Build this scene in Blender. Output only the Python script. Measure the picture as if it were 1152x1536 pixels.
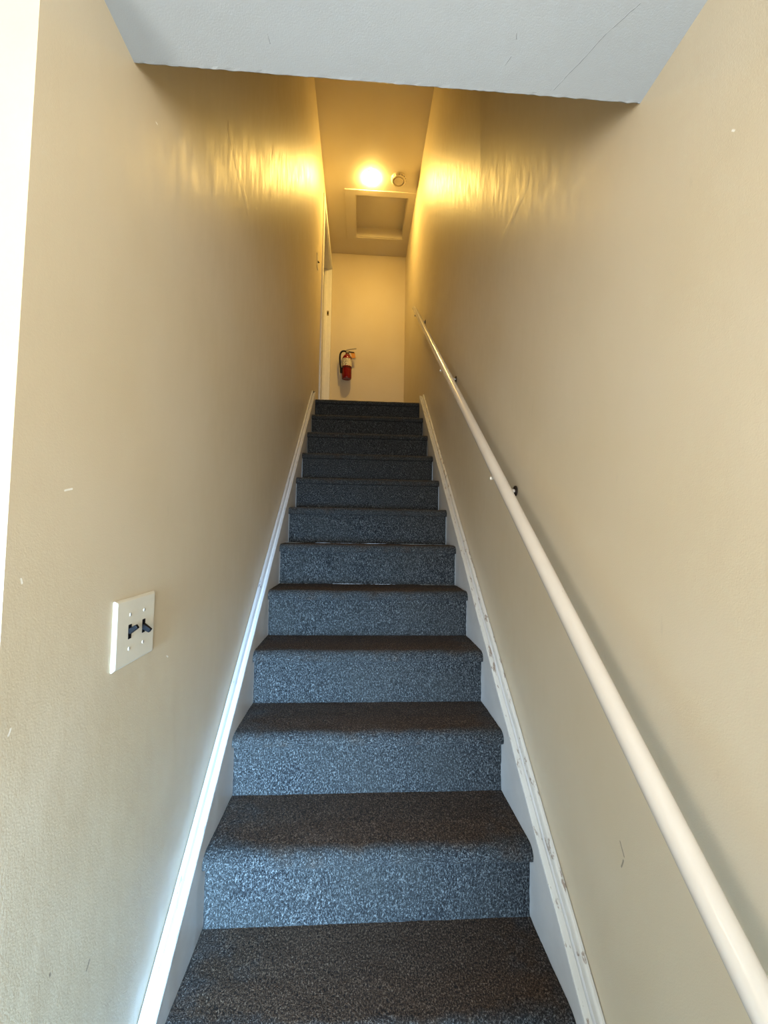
import bpy, bmesh, math, random
from mathutils import Vector, Matrix, noise
random.seed(7)
sc = bpy.context.scene
for o in list(bpy.data.objects):
    bpy.data.objects.remove(o)
COL = sc.collection

# ------------------------------------------------------------------ camera
cam_d = bpy.data.cameras.new('camera')
cam = bpy.data.objects.new('camera', cam_d)
COL.objects.link(cam)
cam_d.sensor_fit = 'VERTICAL'
cam_d.sensor_height = 36.0
cam_d.lens = 618.03 / 1536 * 36.0
cam_d.clip_start = 0.02
F = Vector((0.05870502, 0.99703138, 0.04982126))
RR = Vector((0.9980871, -0.05959003, 0.01646701))
UU = Vector((-0.01938697, -0.04875926, 0.99862239))
m = Matrix((RR, UU, -F)).transposed().to_4x4()
m.translation = Vector((-0.04724453, -0.901542, 1.01091509))
cam.matrix_world = m
sc.camera = cam

# ------------------------------------------------------------------ view, world, daylight
sc.view_settings.view_transform = 'Standard'
sc.view_settings.look = 'None'
sc.view_settings.gamma = 1
sc.view_settings.use_curve_mapping = False
sc.view_settings.exposure = 0.0
w = bpy.data.worlds.new('world')
sc.world = w
w.use_nodes = True
w.node_tree.nodes['Background'].inputs[0].default_value = (0.62, 0.80, 1.0, 1)
w.node_tree.nodes['Background'].inputs[1].default_value = 1.0

def area(name, loc, target, sx, sy, power, col, spread=180):
    d = bpy.data.lights.new(name, 'AREA')
    d.shape = 'RECTANGLE'; d.size = sx; d.size_y = sy
    d.energy = power; d.color = col; d.spread = math.radians(spread)
    o = bpy.data.objects.new(name, d); COL.objects.link(o)
    o.location = loc
    o.rotation_euler = (Vector(target) - Vector(loc)).to_track_quat('-Z', 'Y').to_euler()
    return o
# cool skylight slanting through the glass of the street door behind the viewer, falling low and to the left
area('door_skylight_low', (-0.41, -1.80, 0.50), (-0.50, 0.2, 0.10), 0.20, 0.80, 43, (0.38, 0.67, 1.0), 54)
# skylight falling on the pale entry floor just inside the door
area('door_skylight_floor', (-0.30, -1.80, 0.95), (-0.20, -0.75, -0.38), 0.70, 1.00, 8, (0.48, 0.76, 1.0), 100)
# level daylight through the upper part of the same door
area('door_daylight', (0.12, -1.81, 1.15), (-0.15, 0.3, 1.85), 0.50, 0.80, 19.5, (1.0, 0.95, 0.87), 110)
area('sidelight_daylight', (-0.98, -1.81, 0.80), (0.3, 0.3, 1.25), 0.36, 0.70, 11, (1.0, 0.92, 0.80), 120)
# ceiling lamp of the entry
pl_ = bpy.data.lights.new('entry_lamp', 'POINT'); pl_.energy = 7; pl_.color = (1.0, 0.80, 0.55); pl_.shadow_soft_size = 0.07
plo = bpy.data.objects.new('entry_lamp', pl_); COL.objects.link(plo); plo.location = (-0.75, -1.15, 1.68)
LAMP_STRENGTH = 420.0
LAMP_COLOR = (1.0, 0.63, 0.16)

# ------------------------------------------------------------------ measures
RISE, RUN = 0.19, 0.22235
SL = RISE / RUN
XL, XR = -0.4581, 0.4662
YB = 4.0844          # landing end wall
ZC = 1.8283          # entry ceiling
Z2 = 4.4711          # stairwell ceiling
YH = -0.192          # bulkhead edge
YC = -0.3943         # end of the left wall
ZF = -2 * RISE       # entry floor
ZL = 11 * RISE       # landing
YN = 11 * RUN        # landing edge
HW = 0.425           # half width between the skirt boards
YD = -1.85            # street wall
XE = -1.7            # entry's left wall

# ------------------------------------------------------------------ node helpers
def new_mat(name):
    mt = bpy.data.materials.new(name); mt.use_nodes = True
    nt = mt.node_tree
    b = nt.nodes['Principled BSDF']
    return mt, nt, b
def N(nt, t, **kw):
    n = nt.nodes.new(t)
    for k, v in kw.items():
        setattr(n, k, v)
    return n
def L(nt, a, b): nt.links.new(a, b)
def coords(nt, scale=(1, 1, 1)):
    tc = N(nt, 'ShaderNodeTexCoord')
    mp = N(nt, 'ShaderNodeMapping'); mp.inputs['Scale'].default_value = scale
    L(nt, tc.outputs['Object'], mp.inputs[0])
    return mp.outputs[0]
def noise_n(nt, vec, scale, detail=2, rough=0.5):
    n = N(nt, 'ShaderNodeTexNoise'); n.inputs['Scale'].default_value = scale
    n.inputs['Detail'].default_value = detail; n.inputs['Roughness'].default_value = rough
    L(nt, vec, n.inputs['Vector']); return n.outputs['Fac']
def ramp(nt, fac, stops, interp='LINEAR'):
    r = N(nt, 'ShaderNodeValToRGB'); r.color_ramp.interpolation = interp
    el = r.color_ramp.elements
    while len(el) < len(stops): el.new(0.5)
    for e, (p, c) in zip(el, stops):
        e.position = p; e.color = c if len(c) == 4 else (*c, 1)
    L(nt, fac, r.inputs[0]); return r.outputs[0]
def mapr(nt, v, a, b, c=0.0, d=1.0, smooth=False):
    n = N(nt, 'ShaderNodeMapRange'); n.clamp = True
    if smooth: n.interpolation_type = 'SMOOTHSTEP'
    for i, x in enumerate((a, b, c, d)): n.inputs[1 + i].default_value = x
    L(nt, v, n.inputs[0]); return n.outputs[0]
def mth(nt, op, a, b=None):
    n = N(nt, 'ShaderNodeMath', operation=op)
    for i, x in enumerate((a, b)):
        if x is None: continue
        if isinstance(x, (int, float)): n.inputs[i].default_value = x
        else: L(nt, x, n.inputs[i])
    return n.outputs[0]
def mix(nt, f, a, b, blend='MIX'):
    n = N(nt, 'ShaderNodeMix', data_type='RGBA', blend_type=blend)
    if isinstance(f, (int, float)): n.inputs[0].default_value = f
    else: L(nt, f, n.inputs[0])
    for i, x in ((6, a), (7, b)):
        if isinstance(x, tuple): n.inputs[i].default_value = x if len(x) == 4 else (*x, 1)
        else: L(nt, x, n.inputs[i])
    return n.outputs[2]
def bump(nt, h, dist, strength=1.0, prev=None):
    n = N(nt, 'ShaderNodeBump'); n.inputs['Distance'].default_value = dist
    n.inputs['Strength'].default_value = strength
    L(nt, h, n.inputs['Height'])
    if prev is not None: L(nt, prev, n.inputs['Normal'])
    return n.outputs[0]
def seg_dist(nt, vec, a, b, wob):
    """distance to the segment a-b in object space"""
    a = Vector(a); b = Vector(b); ab = b - a
    s = N(nt, 'ShaderNodeVectorMath', operation='SUBTRACT'); L(nt, vec, s.inputs[0]); s.inputs[1].default_value = a
    d = N(nt, 'ShaderNodeVectorMath', operation='DOT_PRODUCT'); L(nt, s.outputs[0], d.inputs[0]); d.inputs[1].default_value = ab / ab.length_squared
    c = N(nt, 'ShaderNodeClamp'); L(nt, d.outputs['Value'], c.inputs[0])
    e = N(nt, 'ShaderNodeVectorMath', operation='SCALE'); e.inputs[0].default_value = ab; L(nt, c.outputs[0], e.inputs['Scale'])
    g = N(nt, 'ShaderNodeVectorMath', operation='DISTANCE'); L(nt, s.outputs[0], g.inputs[0]); L(nt, e.outputs[0], g.inputs[1])
    return g.outputs['Value']
def marks(nt, lines, width, wobble=0.006):
    """mask (0..1) of thin irregular lines drawn along poly-lines on a surface"""
    tc = N(nt, 'ShaderNodeTexCoord')
    nz = N(nt, 'ShaderNodeTexNoise'); nz.inputs['Scale'].default_value = 45; nz.inputs['Detail'].default_value = 3
    L(nt, tc.outputs['Object'], nz.inputs['Vector'])
    s = N(nt, 'ShaderNodeVectorMath', operation='SUBTRACT'); L(nt, nz.outputs['Color'], s.inputs[0]); s.inputs[1].default_value = (.5, .5, .5)
    k = N(nt, 'ShaderNodeVectorMath', operation='SCALE'); L(nt, s.outputs[0], k.inputs[0]); k.inputs['Scale'].default_value = wobble
    ad = N(nt, 'ShaderNodeVectorMath', operation='ADD'); L(nt, tc.outputs['Object'], ad.inputs[0]); L(nt, k.outputs[0], ad.inputs[1])
    out = None
    for pl in lines:
        for a, b in zip(pl[:-1], pl[1:]):
            d = seg_dist(nt, ad.outputs[0], a, b, 0)
            out = d if out is None else mth(nt, 'MINIMUM', out, d)
    return mapr(nt, out, width, width * 0.25, 0, 1, True)

def wall_paint(name, col, rough=0.40, lines=None, dents=None, mottled=(0.97, 0.95, 0.90), dentw=.03, lw=.0028, tz=.35, light=None, dark=None):
    mt, nt, b = new_mat(name)
    v = coords(nt)
    big = noise_n(nt, v, 2.2, 3)
    c = mix(nt, mapr(nt, big, .35, .65), col, tuple(x * y for x, y in zip(col, mottled)))
    vs = coords(nt, (1, 1, .22))
    scuff = mapr(nt, noise_n(nt, vs, 38, 4, .6), .70, .76)
    c = mix(nt, mth(nt, 'MULTIPLY', scuff, .22), c, tuple(x * .72 for x in col))
    v2 = coords(nt, (1, 1, tz))
    tall = noise_n(nt, v2, 30, 3, .55)
    fine = noise_n(nt, v, 420, 2)
    n1 = bump(nt, fine, .0006, .35)
    n1 = bump(nt, tall, .0030, .11 if tz < 1 else .04, n1)
    wav = noise_n(nt, v, 6, 2)
    n1 = bump(nt, wav, .012, .13, n1)
    if light:
        c = mix(nt, marks(nt, light, .0022, .003), c, (.85, .84, .78))
    if dark:
        c = mix(nt, mth(nt, 'MULTIPLY', marks(nt, dark, .0024, .003), .7), c, (.10, .08, .06))
    if lines:
        k = marks(nt, lines, lw)
        c = mix(nt, mth(nt, 'MULTIPLY', k, .45), c, tuple(x * .4 for x in col))
        n1 = bump(nt, k, .0008, .4, n1)
    if dents:
        k = marks(nt, dents, dentw, .03)
        n1 = bump(nt, k, .0016, .4, n1)
    L(nt, c, b.inputs['Base Color'])
    L(nt, n1, b.inputs['Normal'])
    rr = mapr(nt, tall, .3, .7, rough - .05, rough + .07)
    L(nt, rr, b.inputs['Roughness'])
    b.inputs['Specular IOR Level'].default_value = .36
    return mt

WALLC = (0.60, 0.53, 0.40)
M = {}
M['wall_left'] = wall_paint('beige_paint_left', WALLC, .44,
    light=[[(XL, -0.304, 1.062), (XL, -0.29, 1.066)], [(XL, -0.37, 0.947), (XL, -0.368, 0.942)], [(XL, 0.03, 0.737), (XL, 0.037, 0.733)],
           [(XL, -0.112, 1.802), (XL, -0.107, 1.804)], [(XL, -0.372, 0.769), (XL, -0.375, 0.763)]],
    dark=[[(XL, -0.282, 0.4), (XL, -0.281, 0.397)], [(XL, -0.199, 0.323), (XL, -0.193, 0.332)]],
    dents=[[(XL, .30, 2.20), (XL, .41, 2.16), (XL, .50, 2.13)], [(XL, .86, 2.66), (XL, .83, 2.48)]])
M['wall_right'] = wall_paint('beige_paint_right', WALLC, .44,
    lines=[[(XR, 1.607, 3.492), (XR, 1.581, 3.342), (XR, 1.683, 3.298), (XR, 1.864, 3.261)],
           [(XR, 1.76, 3.60), (XR, 1.85, 3.53), (XR, 1.895, 3.384)]],
    light=[[(XR, -0.378, 1.585), (XR, -0.381, 1.581)]],
    dark=[[(XR, -0.115, 0.396), (XR, -0.108, 0.379)], [(XR, -0.105, 0.423), (XR, -0.117, 0.404)]],
    dents=[[(XR, .336, 2.136), (XR, .46, 2.12), (XR, .56, 2.11)]])
M['wall'] = wall_paint('beige_paint', WALLC, .5, tz=1)
M['wall_bright'] = wall_paint('stippled_cream_paint', (0.76, 0.77, 0.74), .5)
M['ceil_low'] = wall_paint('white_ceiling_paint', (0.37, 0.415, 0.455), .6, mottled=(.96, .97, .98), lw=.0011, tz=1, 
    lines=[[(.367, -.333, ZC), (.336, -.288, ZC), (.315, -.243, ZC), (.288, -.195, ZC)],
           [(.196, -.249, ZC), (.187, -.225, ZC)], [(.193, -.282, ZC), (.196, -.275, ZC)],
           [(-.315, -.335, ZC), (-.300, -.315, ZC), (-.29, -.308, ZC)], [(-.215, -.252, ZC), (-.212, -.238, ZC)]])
M['ceil_high'] = wall_paint('stairwell_ceiling_paint', (0.66, 0.62, 0.54), .55, tz=1)

def simple(name, col, rough=.5, metal=0, bumps=None, spec=.5):
    mt, nt, b = new_mat(name)
    v = coords(nt)
    f = noise_n(nt, v, 25, 3)
    c = mix(nt, mapr(nt, f, .3, .7), tuple(x * .94 for x in col), col)
    L(nt, c, b.inputs['Base Color'])
    b.inputs['Roughness'].default_value = rough
    b.inputs['Metallic'].default_value = metal
    b.inputs['Specular IOR Level'].default_value = spec
    if bumps:
        L(nt, bump(nt, noise_n(nt, v, bumps[0], 3), bumps[1], .4), b.inputs['Normal'])
    return mt
def chipped(name, col, chip, rough=.35, amount=.66, scale=60):
    mt, nt, b = new_mat(name)
    v = coords(nt, (1, .35, .35))
    f = noise_n(nt, v, scale, 5, .65)
    k = mapr(nt, f, amount, amount + .04)
    g = noise_n(nt, coords(nt), 9, 3)
    c = mix(nt, mapr(nt, g, .3, .7), tuple(x * .92 for x in col), col)
    c = mix(nt, mth(nt, 'MULTIPLY', k, .8), c, chip)
    L(nt, c, b.inputs['Base Color'])
    L(nt, bump(nt, k, .0008, .7, bump(nt, noise_n(nt, v, 130, 3), .0008, .4)), b.inputs['Normal'])
    b.inputs['Roughness'].default_value = rough
    return mt
M['trim'] = simple('white_trim_gloss', (0.58, 0.58, 0.57), .32, bumps=(60, .0008))
M['trim_chip'] = chipped('worn_white_trim', (0.56, 0.55, 0.51), (0.20, 0.14, 0.10), .35, .585, 70)
M['trim_chip_soft'] = chipped('white_trim_few_chips', (0.43, 0.44, 0.46), (0.16, 0.16, 0.19), .38, .63, 60)
M['door_trim'] = simple('white_door_trim_paint', (0.80, 0.79, 0.74), .35, bumps=(60, .0006))
M['rail'] = chipped('white_gloss_rail_paint', (0.60, 0.56, 0.50), (0.46, 0.38, 0.31), .20, .69, 45)
M['plate'] = simple('ivory_plastic', (0.72, 0.70, 0.60), .28)
M['black'] = simple('black_plastic', (0.004, 0.004, 0.005), .45, spec=.12)
M['brass'] = simple('dull_brass', (0.30, 0.23, 0.12), .35, .9)
M['dark_metal'] = simple('dark_bronze_metal', (0.03, 0.022, 0.02), .4, .6)
M['screw'] = simple('painted_screw', (0.70, 0.68, 0.60), .2, .2)
M['red'] = simple('red_enamel', (0.19, 0.003, 0.006), .2)
M['rubber'] = simple('black_rubber', (0.006, 0.005, 0.007), .45, spec=.25)
M['steel'] = simple('dull_steel', (0.45, 0.42, 0.36), .35, .9)
M['tag'] = simple('orange_tag_card', (0.62, 0.25, 0.03), .6)
M['plastic'] = simple('aged_white_plastic', (0.66, 0.60, 0.48), .4)
M['door'] = simple('white_door_paint', (0.7, 0.7, 0.68), .4)
M['tile'] = simple('entry_tile', (0.66, 0.66, 0.65), .5)

# label on the extinguisher: pale printed paper with unreadable small dark marks
mt, nt, b = new_mat('printed_label')
v = coords(nt, (1, 1, 1.6))
f = noise_n(nt, v, 75, 4, .7)
c = mix(nt, mapr(nt, f, .53, .57), (0.72, 0.66, 0.48), (0.09, 0.07, 0.05))
L(nt, c, b.inputs['Base Color']); b.inputs['Roughness'].default_value = .4
M['label'] = mt

# glass
mt, nt, b = new_mat('door_glass')
b.inputs['Base Color'].default_value = (.95, .98, 1, 1); b.inputs['Roughness'].default_value = .02
b.inputs['Transmission Weight'].default_value = 1
M['glass'] = mt

# the lit lamp globe
mt, nt, b = new_mat('lit_lamp_globe')
b.inputs['Base Color'].default_value = (1, .9, .7, 1)
b.inputs['Emission Color'].default_value = (*LAMP_COLOR, 1)
b.inputs['Emission Strength'].default_value = LAMP_STRENGTH
M['globe'] = mt

# carpet: blue-grey heathered loop, worn brown where feet land on the treads
def carpet(name, tread):
    mt, nt, b = new_mat(name)
    v = coords(nt, (1, 1, .55) if not tread else (1, .7, 1))
    n1 = noise_n(nt, v, 260, 2, .7)
    n2 = noise_n(nt, v, 560, 1, .6)
    s = mth(nt, 'ADD', mth(nt, 'MULTIPLY', n1, .6), mth(nt, 'MULTIPLY', n2, .4))
    base = ramp(nt, s, [(.38, (0.002, 0.002, 0.003)), (.47, (0.0145, 0.0155, 0.017)), (.54, (0.031, 0.034, 0.0365)), (.64, (0.14, 0.15, 0.15))])
    colr = noise_n(nt, coords(nt), 7, 3)
    base = mix(nt, mapr(nt, colr, .35, .7, 0, .35), base, (0.032, 0.033, 0.030))
    if tread:
        worn = ramp(nt, s, [(.38, (0.0025, 0.0015, 0.001)), (.48, (0.024, 0.0135, 0.0075)), (.55, (0.046, 0.027, 0.0155)), (.65, (0.14, 0.10, 0.070))])
        at = N(nt, 'ShaderNodeAttribute'); at.attribute_name = 'wear'
        wob = mth(nt, 'ADD', at.outputs['Fac'], mth(nt, 'MULTIPLY', mth(nt, 'SUBTRACT', noise_n(nt, coords(nt), 14, 4, .6), .5), 1.0))
        k = mapr(nt, wob, .02, .50)
        base = mix(nt, k, base, worn)
    L(nt, base, b.inputs['Base Color'])
    b.inputs['Roughness'].default_value = .95
    b.inputs['Specular IOR Level'].default_value = .12
    b.inputs['Sheen Weight'].default_value = .03
    b.inputs['Sheen Roughness'].default_value = .5
    L(nt, bump(nt, s, .004, .8), b.inputs['Normal'])
    return mt
M['riser'] = carpet('grey_loop_carpet', False)
M['tread'] = carpet('grey_loop_carpet_worn', True)

# ------------------------------------------------------------------ mesh helpers
class MB:
    def __init__(s): s.v = []; s.f = []
    def add(s, vs, fs):
        n = len(s.v); s.v += [tuple(x) for x in vs]; s.f += [tuple(i + n for i in f) for f in fs]; return s
    def box(s, x0, x1, y0, y1, z0, z1):
        return s.add([(x, y, z) for x in (x0, x1) for y in (y0, y1) for z in (z0, z1)],
                     [(0, 1, 3, 2), (4, 6, 7, 5), (0, 4, 5, 1), (2, 3, 7, 6), (0, 2, 6, 4), (1, 5, 7, 3)])
    def tube(s, pts, r, n=16, cap=True):
        pts = [Vector(p) for p in pts]
        rs = r if isinstance(r, (list, tuple)) else [r] * len(pts)
        up = None; vs = []; fs = []
        for i, p in enumerate(pts):
            t = (pts[min(i + 1, len(pts) - 1)] - pts[max(i - 1, 0)]).normalized()
            if up is None: up = t.orthogonal().normalized()
            up = (up - t * up.dot(t)).normalized(); q = t.cross(up)
            for k in range(n):
                a = 2 * math.pi * k / n
                vs.append(p + (up * math.cos(a) + q * math.sin(a)) * rs[i])
        for i in range(len(pts) - 1):
            for k in range(n):
                fs.append((i * n + k, i * n + (k + 1) % n, (i + 1) * n + (k + 1) % n, (i + 1) * n + k))
        if cap:
            fs.append(tuple(range(n))[::-1]); fs.append(tuple((len(pts) - 1) * n + k for k in range(n)))
        return s.add(vs, fs)
    def lathe(s, prof, c, axis='z', n=32):
        """prof: list of (radius, height); c: centre; closed with caps"""
        vs = []; fs = []
        for r, h in prof:
            for k in range(n):
                a = 2 * math.pi * k / n
                x, y = r * math.cos(a), r * math.sin(a)
                p = {'z': (x, y, h), 'x': (h, x, y), 'y': (x, h, y)}[axis]
                vs.append((p[0] + c[0], p[1] + c[1], p[2] + c[2]))
        for i in range(len(prof) - 1):
            for k in range(n):
                fs.append((i * n + k, i * n + (k + 1) % n, (i + 1) * n + (k + 1) % n, (i + 1) * n + k))
        fs.append(tuple(range(n))[::-1]); fs.append(tuple((len(prof) - 1) * n + k for k in range(n)))
        return s.add(vs, fs)
    def build(s, name, mat, parent=None, smooth=False, bevel=0, seg=2):
        me = bpy.data.meshes.new(name)
        me.from_pydata(s.v, [], s.f)
        bm = bmesh.new(); bm.from_mesh(me)
        bmesh.ops.remove_doubles(bm, verts=bm.verts, dist=1e-6)
        bmesh.ops.recalc_face_normals(bm, faces=bm.faces)
        bm.to_mesh(me); bm.free()
        o = bpy.data.objects.new(name, me); COL.objects.link(o)
        me.materials.append(mat)
        if smooth:
            for p in me.polygons: p.use_smooth = True
            me.set_sharp_from_angle(angle=math.radians(40))
        if bevel:
            mo = o.modifiers.new('bevel', 'BEVEL'); mo.width = bevel; mo.segments = seg; mo.limit_method = 'ANGLE'
            mo.harden_normals = False
        if parent is not None:
            o.parent = parent
            o.matrix_parent_inverse = Matrix.Translation(-parent.location)
        return o
def tag(o, label=None, cat=None, group=None, kind=None):
    if label: o['label'] = label
    if cat: o['category'] = cat
    if group: o['group'] = group
    if kind: o['kind'] = kind
    return o
def thing(name, loc, label, cat, kind=None):
    o = bpy.data.objects.new(name, None); COL.objects.link(o)
    o.location = loc; o.empty_display_size = .05
    bpy.context.view_layer.update()
    return tag(o, label, cat, None, kind)
def struct(o, label, cat):
    return tag(o, label, cat, None, 'structure')

# ------------------------------------------------------------------ room shell
T = 0.12
# left stair wall, pierced by the doorway on the landing
DY0, DY1, DZ1 = 3.015, 4.02, 4.225
mb = MB()
mb.box(XL - T, XL, YC, DY0, ZF - .02, Z2)
mb.box(XL - T, XL, DY0, DY1, DZ1, Z2)
mb.box(XL - T, XL, DY1, YB, ZL - .2, Z2)
mb.box(XL - T, XL, DY0, DY1, ZL - .2, ZL)
struct(mb.build('wall_left', M['wall_left']), 'beige semi-gloss painted wall rising along the left side of the stairs', 'wall')

# right wall: one long plane with a slightly proud plaster panel ending in an upright seam
ys = [YD + k * .25 for k in range(11)] + [.3 + k * .02 for k in range(26)] + [.822, .8235] + [.85 + .2 * k for k in range(17)]
ys = sorted(set(round(y, 4) for y in ys if y < YB and (y < .815 or y > .8215 ))) + [YB]
zs = [ZF - .02] + [-.2 + .2 * k for k in range(23)] + [Z2]
zs = sorted(set(round(z, 4) for z in zs if z <= Z2)) 
def proud(y, z):
    k = max(0, min(1, (z - 2.15) / .8)); k = k * k * (3 - 2 * k)
    if y > .8225 or y < .36: return 0
    return .011 * ((y - .36) / .462) ** 2 * k
vs = [(XR - proud(y, z), y, z) for y in ys for z in zs]
nz_ = len(zs)
fs = [(i * nz_ + j, i * nz_ + j + 1, (i + 1) * nz_ + j + 1, (i + 1) * nz_ + j) for i in range(len(ys) - 1) for j in range(nz_ - 1)]
n0 = len(vs)
vs += [(XR + T, y, z) for y in (YD, YB) for z in (zs[0], Z2)]
a, b_, c_, d_ = 0, nz_ - 1, (len(ys) - 1) * nz_, len(ys) * nz_ - 1
fs += [(n0, n0 + 1, n0 + 3, n0 + 2)]
fs += [tuple([i * nz_ + nz_ - 1 for i in range(len(ys))] + [n0 + 3, n0 + 1]), tuple([i * nz_ for i in range(len(ys))] + [n0 + 2, n0])]
fs += [tuple(list(range(nz_)) + [n0 + 1, n0]), tuple([c_ + j for j in range(nz_)] + [n0 + 3, n0 + 2])]
wr = MB().add(vs, fs).build('wall_right', M['wall_right'])
struct(wr, 'long beige semi-gloss painted wall that carries the handrail', 'wall')
for p in wr.data.polygons: p.use_smooth = True
wr.data.set_sharp_from_angle(angle=math.radians(25))

struct(MB().box(XL - T, XR + T, YB, YB + T, ZL - .2, Z2).build('wall_back', M['wall']), 'warm lit yellow beige end wall behind the top landing', 'wall')
struct(MB().box(XE, XL - T, YC, YC + T, ZF, ZC).build('wall_entry', M['wall_bright']), 'bright cream stippled wall at the far left edge turning away from the stairs', 'wall')
# bulkhead over the entry, rough plastered lower edge
mb = MB(); n = 120
vs = []; 
for i in range(n + 1):
    x = XL + (XR - XL) * i / n
    j = .0016 * noise.noise((x * 60, 0, 3)) + .0010 * noise.noise((x * 170, 5, 3))
    k = .0012 * noise.noise((x * 80, 9, 3))
    vs += [(x, YH + j, ZC + k), (x, YH + j + .006, ZC + .006), (x, YH + .004, Z2)]
    vs += [(x, YH - .12, ZC), (x, YH - .12, Z2), (x, YH - .005, ZC)]
fs = []
for i in range(n):
    a, b2 = i * 6, (i + 1) * 6
    fs += [(a, b2, b2 + 1, a + 1), (a + 1, b2 + 1, b2 + 2, a + 2), (a, a + 5, b2 + 5, b2), (a + 5, a + 3, b2 + 3, b2 + 5), (a + 3, a + 4, b2 + 4, b2 + 3), (a + 4, a + 2, b2 + 2, b2 + 4)]
fs += [(0, 1, 2, 4, 3, 5), tuple(n * 6 + q for q in (5, 3, 4, 2, 1, 0))]
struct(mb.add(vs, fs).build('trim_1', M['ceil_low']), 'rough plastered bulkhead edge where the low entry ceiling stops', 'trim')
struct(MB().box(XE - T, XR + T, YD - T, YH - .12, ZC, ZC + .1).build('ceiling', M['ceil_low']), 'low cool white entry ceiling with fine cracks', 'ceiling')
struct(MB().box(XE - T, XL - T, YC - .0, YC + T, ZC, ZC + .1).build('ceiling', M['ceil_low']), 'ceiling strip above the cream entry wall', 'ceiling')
# high ceiling with the hatch opening
HX0, HX1, HY0, HY1 = -.160, .398, 3.170, 3.780
mb = MB()
mb.box(XL - T, HX0, YH, YB + T, Z2, Z2 + .14)
mb.box(HX1, XR + T, YH, YB + T, Z2, Z2 + .14)
mb.box(HX0, HX1, YH, HY0, Z2, Z2 + .14)
mb.box(HX0, HX1, HY1, YB + T, Z2, Z2 + .14)
struct(mb.build('ceiling', M['ceil_high']), 'warm lit flat ceiling high above the stairs and landing', 'ceiling')
# floors
struct(MB().box(XE - T, XR + T, YD - T, -RUN + .0, ZF - .1, ZF).build('floor', M['tile']), 'pale entry floor at the foot of the stairs', 'floor')
struct(MB().box(XL, XR, YN + .0, YB, ZL - .12, ZL - .006).build('floor', M['riser']), 'dark grey carpeted floor of the top landing', 'floor')
# entry's unseen sides: left wall and street wall with the glazed door
struct(MB().box(XE - T, XE, YD, YC + T, ZF, ZC).build('wall_entry_side', M['wall']), 'beige wall on the far side of the entry', 'wall')
mb = MB(); dx0, dx1, dz = -1.25, .42, ZF + 2.03
mb.box(XE, dx0, YD - T, YD, ZF, ZC); mb.box(dx1, XR, YD - T, YD, ZF, ZC); mb.box(dx0, dx1, YD - T, YD, dz, ZC)
struct(mb.build('wall_front', M['wall']), 'beige street wall around the glazed entry door', 'wall')
mb = MB(); yd0, yd1 = YD - .08, YD - .04
mb.box(dx0, dx0 + .07, yd0, yd1, ZF, dz); mb.box(dx1 - .07, dx1, yd0, yd1, ZF, dz)
mb.box(dx0 + .07, dx1 - .07, yd0, yd1, dz - .09, dz); mb.box(dx0 + .07, dx1 - .07, yd0, yd1, ZF, ZF + .17); mb.box(-.74, -.66, yd0, yd1, ZF, dz)
ed = mb.build('door_2', M['door']); struct(ed, 'glazed white street door behind the viewer', 'door')
MB().box(dx0 + .07, dx1 - .07, YD - .065, YD - .059, ZF + .17, dz - .09).build('door_pane', M['glass'], ed)
# small room glimpsed through the landing doorway
mb = MB()
mb.box(-1.7, -1.6, 2.6, 4.4, ZL - .1, Z2); mb.box(-1.6, XL - T, 2.6, 2.7, ZL - .1, Z2); mb.box(-1.6, XL - T, 4.3, 4.4, ZL - .1, Z2)
struct(mb.build('wall_room', M['wall']), 'dim room wall beyond the landing doorway', 'wall')
struct(MB().box(-1.7, XL - T, 2.6, 4.4, ZL - .2, ZL - .1).build('floor', M['riser']), 'floor of the room beyond the landing doorway', 'floor')
struct(MB().box(-1.7, XL - T, 2.6, 4.4, Z2, Z2 + .1).build('ceiling', M['ceil_high']), 'ceiling of the room beyond the landing doorway', 'ceiling')

# landing doorway: jamb lining, stop, casing and strike plate
dr = thing('door_1', (XL, DY0, ZL), 'white cased doorway opening in the left wall of the top landing', 'door', 'structure')
mb = MB(); j = .018
mb.box(XL - T - .002, XL + .004, DY1 - j, DY1, ZL, DZ1)
mb.box(XL - T - .002, XL + .004, DY0, DY0 + j, ZL, DZ1)
mb.box(XL - T - .002, XL + .004, DY0 + j, DY1 - j, DZ1 - j, DZ1)
mb.build('door_jamb', M['door_trim'], dr, bevel=.0015)
mb = MB()
mb.box(XL - .075, XL - .040, DY1 - j - .012, DY1 - j, ZL, DZ1 - j)
mb.box(XL - .075, XL - .040, DY0 + j, DY0 + j + .012, ZL, DZ1 - j)
mb.build('door_stop', M['door_trim'], dr, bevel=.001)
mb = MB()
mb.box(XL, XL + .016, DY0 - .058, DY0 + .004, ZL, DZ1 + .062)
mb.box(XL, XL + .016, DY1 - .004, DY1 + .052, ZL, DZ1 + .062)
mb.box(XL, XL + .016, DY0 + .004, DY1 - .004, DZ1 - .004, DZ1 + .062)
mb.build('door_casing', M['door_trim'], dr, bevel=.003)
mb = MB(); mb.box(XL - .034, XL - .010, DY1 - j - .0022, DY1 - j + .001, 3.625, 3.685)
sp = mb.build('strike_plate', M['brass'], dr, bevel=.0005)
MB().box(XL - .028, XL - .016, DY1 - j - .0026, DY1 - j - .0018, 3.640, 3.670).build('strike_hole', M['black'], sp)

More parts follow.
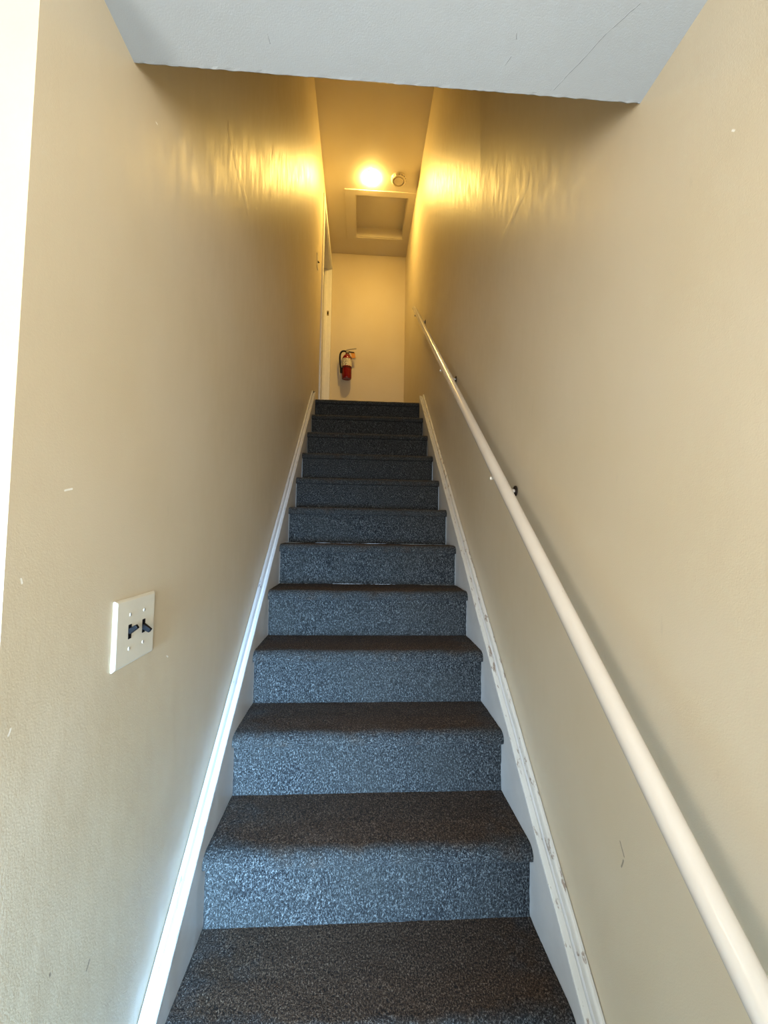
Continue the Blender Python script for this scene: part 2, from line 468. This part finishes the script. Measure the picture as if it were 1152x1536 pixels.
# ------------------------------------------------------------------ staircase
st = thing('staircase', (0, 0, ZF), 'straight enclosed staircase in worn blue grey carpet climbing to the landing', 'staircase')
def carpet_mesh(name, prof, x0, x1, nx, mat, wearf=None, amp=.0012, closed=None):
    """prof: list of (y,z) open profile swept along x; a backing closes the solid"""
    vs = []; fs = []; wear = []
    n = len(prof)
    for i in range(nx + 1):
        x = x0 + (x1 - x0) * i / nx
        for k, (y, z) in enumerate(prof):
            a = prof[max(k - 1, 0)]; b2 = prof[min(k + 1, n - 1)]
            ty, tz = b2[0] - a[0], b2[1] - a[1]; l = math.hypot(ty, tz) or 1
            ny, nz2 = -tz / l, ty / l          # outward for profiles traced upward / backward
            d = amp * noise.noise((x * 420, y * 420, z * 420)) + .0018 * noise.noise((x * 13, y * 17, z * 19))
            vs.append((x, y + ny * d, z + nz2 * d)); wear.append(wearf(x, k, y, z) if wearf else 0)
    for i in range(nx):
        for k in range(n - 1):
            a = i * n + k
            fs.append((a, a + 1, a + n + 1, a + n))
    me = bpy.data.meshes.new(name); me.from_pydata(vs, [], fs)
    bm = bmesh.new(); bm.from_mesh(me)
    bmesh.ops.recalc_face_normals(bm, faces=bm.faces)
    # thicken inwards by adding a closed back
    bm.to_mesh(me); bm.free()
    at = me.attributes.new('wear', 'FLOAT', 'POINT')
    for i, q in enumerate(wear): at.data[i].value = q
    for p in me.polygons: p.use_smooth = True
    o = bpy.data.objects.new(name, me); COL.objects.link(o); me.materials.append(mat)
    so = o.modifiers.new('thickness', 'SOLIDIFY'); so.thickness = .006; so.offset = -1
    o.parent = st; o.matrix_parent_inverse = Matrix.Translation(-st.location)
    return o
NO, TH = .0263, .0376
def sub(prof, step):
    out = [prof[0]]
    for a, b2 in zip(prof[:-1], prof[1:]):
        m_ = max(1, int(math.hypot(b2[0] - a[0], b2[1] - a[1]) / step))
        for q in range(1, m_ + 1): out.append((a[0] + (b2[0] - a[0]) * q / m_, a[1] + (b2[1] - a[1]) * q / m_))
    return out
for i in range(-1, 12):
    y0 = i * RUN; zt = i * RISE; near = i < 6
    stp = .004 if near else .008
    # riser carpet: from the crease up to just under the nosing
    pr = sub([(y0, zt - RISE + .001), (y0, zt - TH + .003)], stp)
    carpet_mesh('riser', pr, -HW + .002, HW - .002, 210 if near else 100, M['riser'])
    # tread carpet with the rolled nosing
    R1 = .017
    nose = [(y0 + .004, zt - TH)]
    nose += [(y0 - NO + .006, zt - TH), (y0 - NO + .0015, zt - TH + .003)]
    for q in range(9):
        a = math.pi / 2 * q / 8
        nose.append((y0 - NO + .034 * (1 - math.cos(a)), zt - .024 + .024 * math.sin(a)))
    end = y0 + RUN + .002 if i < 11 else y0 + .16
    nose.append((end, zt + (.0 if i < 11 else 0)))
    pr = sub(nose, stp)
    rs = random.random() * 10
    c1, c2 = -.10 + .03 * math.sin(rs), .14 + .03 * math.cos(rs)
    def wf(x, k, y, z, y0=y0, zt=zt, c1=c1, c2=c2):
        u = (y - (y0 - NO)) / (RUN + NO)
        if z < zt - .008: return 0
        f = max(0, min(1, (u - .03) / .22))
        feet = math.exp(-((x - c1) / .13) ** 2) + math.exp(-((x - c2) / .12) ** 2)
        side = max(0, min(1, (HW - abs(x)) / .10))
        return f * (.38 + .45 * min(1, feet)) * (.55 + .45 * side) + .12 * f
    carpet_mesh('tread', pr, -HW + .0005, HW - .0005, 210 if near else 100, M['tread'], wf)

# skirt boards with a moulding along the top, each side
def skirt(side, capmat):
    xw = XL + .0015 if side < 0 else XR - .0015
    sgn = 1 if side < 0 else -1
    xin = side * HW
    y0, y1 = -RUN - .06, YN - .02
    def ext(name, prof, mat, par):
        vs = []; m_ = len(prof)
        seg = 60
        for i in range(seg + 1):
            y = y0 + (y1 - y0) * i / seg
            jit = .0011 * noise.noise((y * 9, side * 7, 1))
            for u, vv in prof:
                z = y * SL + vv if vv > -.1 else y * SL + vv
                vs.append((xw + sgn * u + (jit if u > .001 else 0), y, max(z, ZF) if vv <= -.1 else z + jit))
        fs = []
        for i in range(seg):
            for k in range(m_):
                fs.append((i * m_ + k, i * m_ + (k + 1) % m_, (i + 1) * m_ + (k + 1) % m_, (i + 1) * m_ + k))
        fs.append(tuple(range(m_))); fs.append(tuple(seg * m_ + k for k in range(m_))[::-1])
        return MB().add(vs, fs).build(name, mat, par, bevel=.0012 if par is not st else .0012)
    wd = abs(xin - xw)
    board = ext('skirt_board', [(.0, .060), (wd, .0685), (wd, -.19), (.0, -.19)], M['trim'] if side < 0 else M['trim'], st)
    board['label'] = 'white skirt board against the %s wall' % ('left' if side < 0 else 'right')
    cap = [(.0, .0835), (.007, .0835), (.011, .080), (.0125, .074), (.0145, .062), (.0175, .057), (.0205, .062), (.0225, .0715), (wd - .0005, .0725), (wd - .0005, .064), (.0, .058)]
    ext('moulding', cap, capmat, board)
    return board
skirt(-1, M['trim_chip_soft'])
skirt(1, M['trim_chip'])

# ------------------------------------------------------------------ handrail
RX, RZ0, RS, RRAD = .3904, .8905, .8087, .0181
hr = thing('handrail', (XR, 1.0, RZ0 + RS), 'round white painted handrail running up the right wall on brackets', 'handrail')
def rp(y): return Vector((RX, y, RZ0 + RS * y))
mb = MB()
ax = Vector((0, 1, RS)).normalized()
pts = [rp(-.95 + k * .05) for k in range(int((2.57 + .95) / .05) + 1)]
e = pts[-1]
pts2 = [pts[0] - ax * .006] + pts + [e + ax * .006]
mb.tube(pts2, [RRAD * .7] + [RRAD] * len(pts) + [RRAD * .7], 32)
mb.build('rail', M['rail'], hr, smooth=True)
def bracket(y):
    c = rp(y)
    perp = Vector((0, -RS, 1)).normalized()
    under = c - perp * (RRAD + .001)
    mb = MB()
    # arm from the wall plate bending up to a saddle under the rail
    wz = c.z - .055; wy = y + .03
    arm = [Vector((RX - .014, under.y - .004, under.z - .003)), Vector((RX, under.y - .002, under.z - .004)), Vector((RX + .02, under.y + .004, under.z - .010)),
           Vector((RX + .045, wy - .006, wz + .003)), Vector((XR - .004, wy, wz))]
    mb.tube(arm, [.0045, .005, .005, .005, .006], 12)
    br = mb.build('bracket', M['rail'], hr, smooth=True)
    MB().lathe([(.003, 0), (.0055, .001), (.0062, .004), (.0055, .007), (.003, .0085)], (RX - .0205, under.y - .005, under.z - .003), 'x', 16).build('bolt_head', M['screw'], br, smooth=True)
    MB().lathe([(.014, -.006), (.018, -.004), (.018, -.0015)], (XR, wy, wz), 'x', 20).build('rosette', M['dark_metal'], br, smooth=True)
for y in (-.60, .395, 1.262, 2.385):
    bracket(y)

# ------------------------------------------------------------------ light switches
def switch(loc, width, height, gangs, label, toggles):
    """loc = wall point at the plate's centre; the plate faces +x"""
    sw = thing('light_switch', loc, label, 'light switch')
    x, y, z = loc
    mb = MB(); hw, hh = width / 2, height / 2; b = .004; d = .0062
    vs = [(x, y - hw, z - hh), (x, y + hw, z - hh), (x, y + hw, z + hh), (x, y - hw, z + hh),
          (x + d * .45, y - hw, z - hh), (x + d * .45, y + hw, z - hh), (x + d * .45, y + hw, z + hh), (x + d * .45, y - hw, z + hh),
          (x + d, y - hw + b, z - hh + b), (x + d, y + hw - b, z - hh + b), (x + d, y + hw - b, z + hh - b), (x + d, y - hw + b, z + hh - b)]
    fs = [(0, 3, 2, 1), (8, 9, 10, 11)]
    for r in (0, 4):
        for k in range(4): fs.append((r + k, r + (k + 1) % 4, r + 4 + (k + 1) % 4, r + 4 + k))
    pl = mb.add(vs, fs).build('cover_plate', M['plate'], sw, bevel=.0012, seg=3)
    for (gy, up) in toggles:
        MB().box(x + d - .001, x + d + .0007, y + gy - .0048, y + gy + .0048, z - .0125, z + .0125).build('toggle_slot', M['black'], pl)
        s_ = 1 if up else -1
        p0 = Vector((x + d - .001, y + gy, z)); p1 = Vector((x + d + .0135, y + gy, z + s_ * .0095))
        t = (p1 - p0).normalized(); q = Vector((-t.z, 0, t.x))
        mb = MB(); w0, w1, h0, h1 = .0042, .0036, .0052, .0038
        vs = [p0 + Vector((0, a * w0, 0)) + q * c * h0 for a, c in ((-1, -1), (1, -1), (1, 1), (-1, 1))]
        vs += [p1 + Vector((0, a * w1, 0)) + q * c * h1 for a, c in ((-1, -1), (1, -1), (1, 1), (-1, 1))]
        mb.add(vs, [(0, 3, 2, 1), (4, 5, 6, 7), (0, 1, 5, 4), (1, 2, 6, 5), (2, 3, 7, 6), (3, 0, 4, 7)])
        mb.build('toggle', M['black'], sw, bevel=.0012, seg=3)
        for zz in (-.030, .030):
            o = MB().lathe([(.0034, 0), (.0034, .0006), (.0024, .0013)], (x + d - .0002, y + gy, z + zz), 'x', 16).build('screw', M['screw'], sw, smooth=True)
            MB().box(x + d + .0008, x + d + .0012, y + gy - .0005, y + gy + .0005, z + zz - .0026, z + zz + .0026).build('screw_slot', M['dark_metal'], o)
    return sw
switch((XL, -.1095, .8275), .134, .119, 2, 'ivory double switch plate with two black toggles on the lower left wall', [(-.0235, True), (.0235, False)])
switch((XL, 2.585, 3.345), .070, .115, 1, 'small single switch plate with black toggle beside the landing doorway', [(0, False)])

# ------------------------------------------------------------------ fire extinguisher on the end wall
EX, EY, EZ = -.237, YB - .075, 2.853
fe = thing('fire_extinguisher', (EX, YB, EZ), 'small red fire extinguisher with black hose hung on the end wall', 'fire extinguisher')
r = .058
body = MB().lathe([(.030, 0.004), (.045, .0), (.054, .004), (r, .014), (r, .245), (.055, .262), (.046, .280), (.032, .294), (.020, .301), (.018, .312)], (EX, EY, EZ), 'z', 40).build('cylinder', M['red'], fe, smooth=True)
MB().lathe([(r + .0012, .150), (r + .0012, .240)], (EX, EY, EZ), 'z', 40).build('paper_label', M['label'], body, smooth=True)
MB().lathe([(r + .002, .128), (r + .002, .137)], (EX, EY, EZ), 'z', 40).build('strap', M['dark_metal'], fe, smooth=True)
mb = MB().box(EX - .022, EX + .022, YB - .006, YB, EZ + .10, EZ + .33)
mb.box(EX - .018, EX + .018, EY + .04, YB, EZ + .285, EZ + .300)
mb.build('wall_bracket', M['steel'], fe, bevel=.001)
vz = EZ + .308
v_ = MB().lathe([(.016, 0), (.019, .003), (.019, .018), (.013, .022), (.013, .042), (.008, .046)], (EX, EY, vz), 'z', 24).build('valve', M['brass'], fe, smooth=True)
MB().lathe([(.014, -.012), (.014, -.004), (.011, .0)], (EX + .004, EY - .012, vz + .022), 'y', 20).build('gauge', M['steel'], v_, smooth=True)
def lever(dz0, x1, z1, name, mat, wd=.011):
    mb = MB(); a = Vector((EX - .012, EY, vz + dz0)); b = Vector((EX + .03, EY, vz + dz0 + (z1 - dz0) * .5)); c = Vector((EX + x1, EY, vz + z1))
    th = Vector((0, 0, .0075)); ww = Vector((0, wd, 0)); vs = []
    for p in (a, b, c):
        vs += [p - ww, p + ww, p + ww + th, p - ww + th]
    fs = [(0, 1, 2, 3), (8, 11, 10, 9)]
    for q in (0, 4):
        for k in range(4): fs.append((q + k, q + (k + 1) % 4, q + 4 + (k + 1) % 4, q + 4 + k))
    return mb.add(vs, fs).build(name, mat, fe, bevel=.001)
lever(.030, .085, .020, 'carry_handle', M['dark_metal'])
lever(.046, .112, .072, 'squeeze_lever', M['steel'])
MB().tube([(EX + .018, EY - .016, vz + .040), (EX + .018, EY + .016, vz + .040)], .002, 8).build('pull_pin', M['steel'], fe)
# black hose looping left and down beside the body
pts = []
for p in [(-.010, .030), (-.035, .036), (-.060, .030), (-.078, .008), (-.085, -.025), (-.086, -.065), (-.083, -.110), (-.078, -.150), (-.072, -.185)]:
    pts.append(Vector((EX + p[0], EY - .004, vz + p[1])))
def smooth_pts(P, n=6):
    out = []
    for i in range(len(P) - 1):
        p0, p1, p2, p3 = P[max(i - 1, 0)], P[i], P[i + 1], P[min(i + 2, len(P) - 1)]
        for k in range(n):
            t = k / n
            out.append(.5 * ((2 * p1) + (p2 - p0) * t + (2 * p0 - 5 * p1 + 4 * p2 - p3) * t * t + (3 * p1 - p0 - 3 * p2 + p3) * t ** 3))
    return out + [P[-1]]
hs = MB().tube(smooth_pts(pts), .0105, 16).build('hose', M['rubber'], fe, smooth=True)
MB().tube([pts[-1] + Vector((0, 0, .012)), pts[-1] + Vector((.001, 0, -.01)), pts[-1] + Vector((.004, 0, -.045))], [.012, .0125, .0145], 16).build('nozzle', M['rubber'], hs, smooth=True)
# orange inspection tag hanging from the handle, a loose tie, and a second small card
tg = MB(); c = Vector((EX + .072, EY - .004, vz - .012))
vs = [c + Vector(q) for q in ((-.028, 0, .030), (.020, .003, .036), (.030, .004, -.026), (-.012, .001, -.034))]
vs += [q + Vector((0, .0015, 0)) for q in vs]
tg.add(vs, [(0, 1, 2, 3), (7, 6, 5, 4), (0, 4, 5, 1), (1, 5, 6, 2), (2, 6, 7, 3), (3, 7, 4, 0)])
o = tg.build('inspection_tag', M['tag'], fe); o['label'] = 'orange inspection tag'
MB().tube([(EX + .014, EY - .012, vz + .020), (EX + .034, EY - .030, vz - .030), (EX + .046, EY - .040, vz - .062), (EX + .050, EY - .036, vz - .082)], .0035, 8).build('tie_cord', M['dark_metal'], fe, smooth=True)

# ------------------------------------------------------------------ stairwell ceiling fittings
LX, LY = .002, 2.964
lt = thing('ceiling_light', (LX, LY, Z2), 'small round lit downlight glowing in the stairwell ceiling', 'ceiling light')
MB().lathe([(.085, 0), (.085, -.002), (.082, -.003), (.079, -.002), (.0775, -.0003)], (LX, LY, Z2), 'z', 48).build('trim_ring', M['plastic'], lt, smooth=True)
prof = [(.077, -.0002)] + [(.077 * math.cos(a), -.0015 - .030 * math.sin(a)) for a in [math.pi / 2 * k / 10 for k in range(10)]] + [(.001, -.0315)]
MB().lathe(prof, (LX, LY, Z2), 'z', 48).build('bulb_lens', M['globe'], lt, smooth=True)

SX, SY = .269, 2.95
sd = thing('smoke_detector', (SX, SY, Z2), 'round off-white smoke detector on the ceiling right of the light', 'smoke detector')
MB().lathe([(.074, 0), (.075, -.006), (.072, -.010)], (SX, SY, Z2), 'z', 40).build('base', M['plastic'], sd, smooth=True)
MB().lathe([(.070, -.010), (.070, -.026), (.064, -.031), (.056, -.031), (.053, -.016), (.047, -.016), (.045, -.030), (.020, -.032), (.003, -.032)], (SX, SY, Z2), 'z', 40).build('cover', M['plastic'], sd, smooth=True)
for k in range(16):
    a = 2 * math.pi * k / 16
    cx_, cy_ = SX + .0702 * math.cos(a), SY + .0702 * math.sin(a)
    MB().tube([(cx_, cy_, Z2 - .014), (cx_, cy_, Z2 - .026)], .0022, 6).build('vent_slot', M['black'], sd)

ha = thing('attic_hatch', ((HX0 + HX1) / 2, (HY0 + HY1) / 2, Z2), 'square attic access hatch with flat trim in the stairwell ceiling', 'hatch')
mb = MB(); fx0, fx1, fy0, fy1, fz = -.262, XR - .001, 3.105, 3.845, .008
mb.box(fx0, HX0 + .002, fy0, fy1, Z2 - fz, Z2); mb.box(HX1 - .002, fx1, fy0, fy1, Z2 - fz, Z2)
mb.box(HX0 + .002, HX1 - .002, fy0, HY0 + .002, Z2 - fz, Z2); mb.box(HX0 + .002, HX1 - .002, HY1 - .002, fy1, Z2 - fz, Z2)
mb.build('hatch_frame', M['ceil_high'], ha, bevel=.002)
mb = MB(); hz = Z2 + .112
mb.box(HX0, HX1, HY0, HY1, hz, hz + .016)
mb.build('hatch_panel', M['ceil_high'], ha)
mb = MB()
mb.box(HX0, HX0 + .010, HY0, HY1, Z2, hz); mb.box(HX1 - .010, HX1, HY0, HY1, Z2, hz)
mb.box(HX0, HX1, HY0, HY0 + .010, Z2, hz); mb.box(HX0, HX1, HY1 - .010, HY1, Z2, hz)
mb.build('hatch_lining', M['ceil_high'], ha)
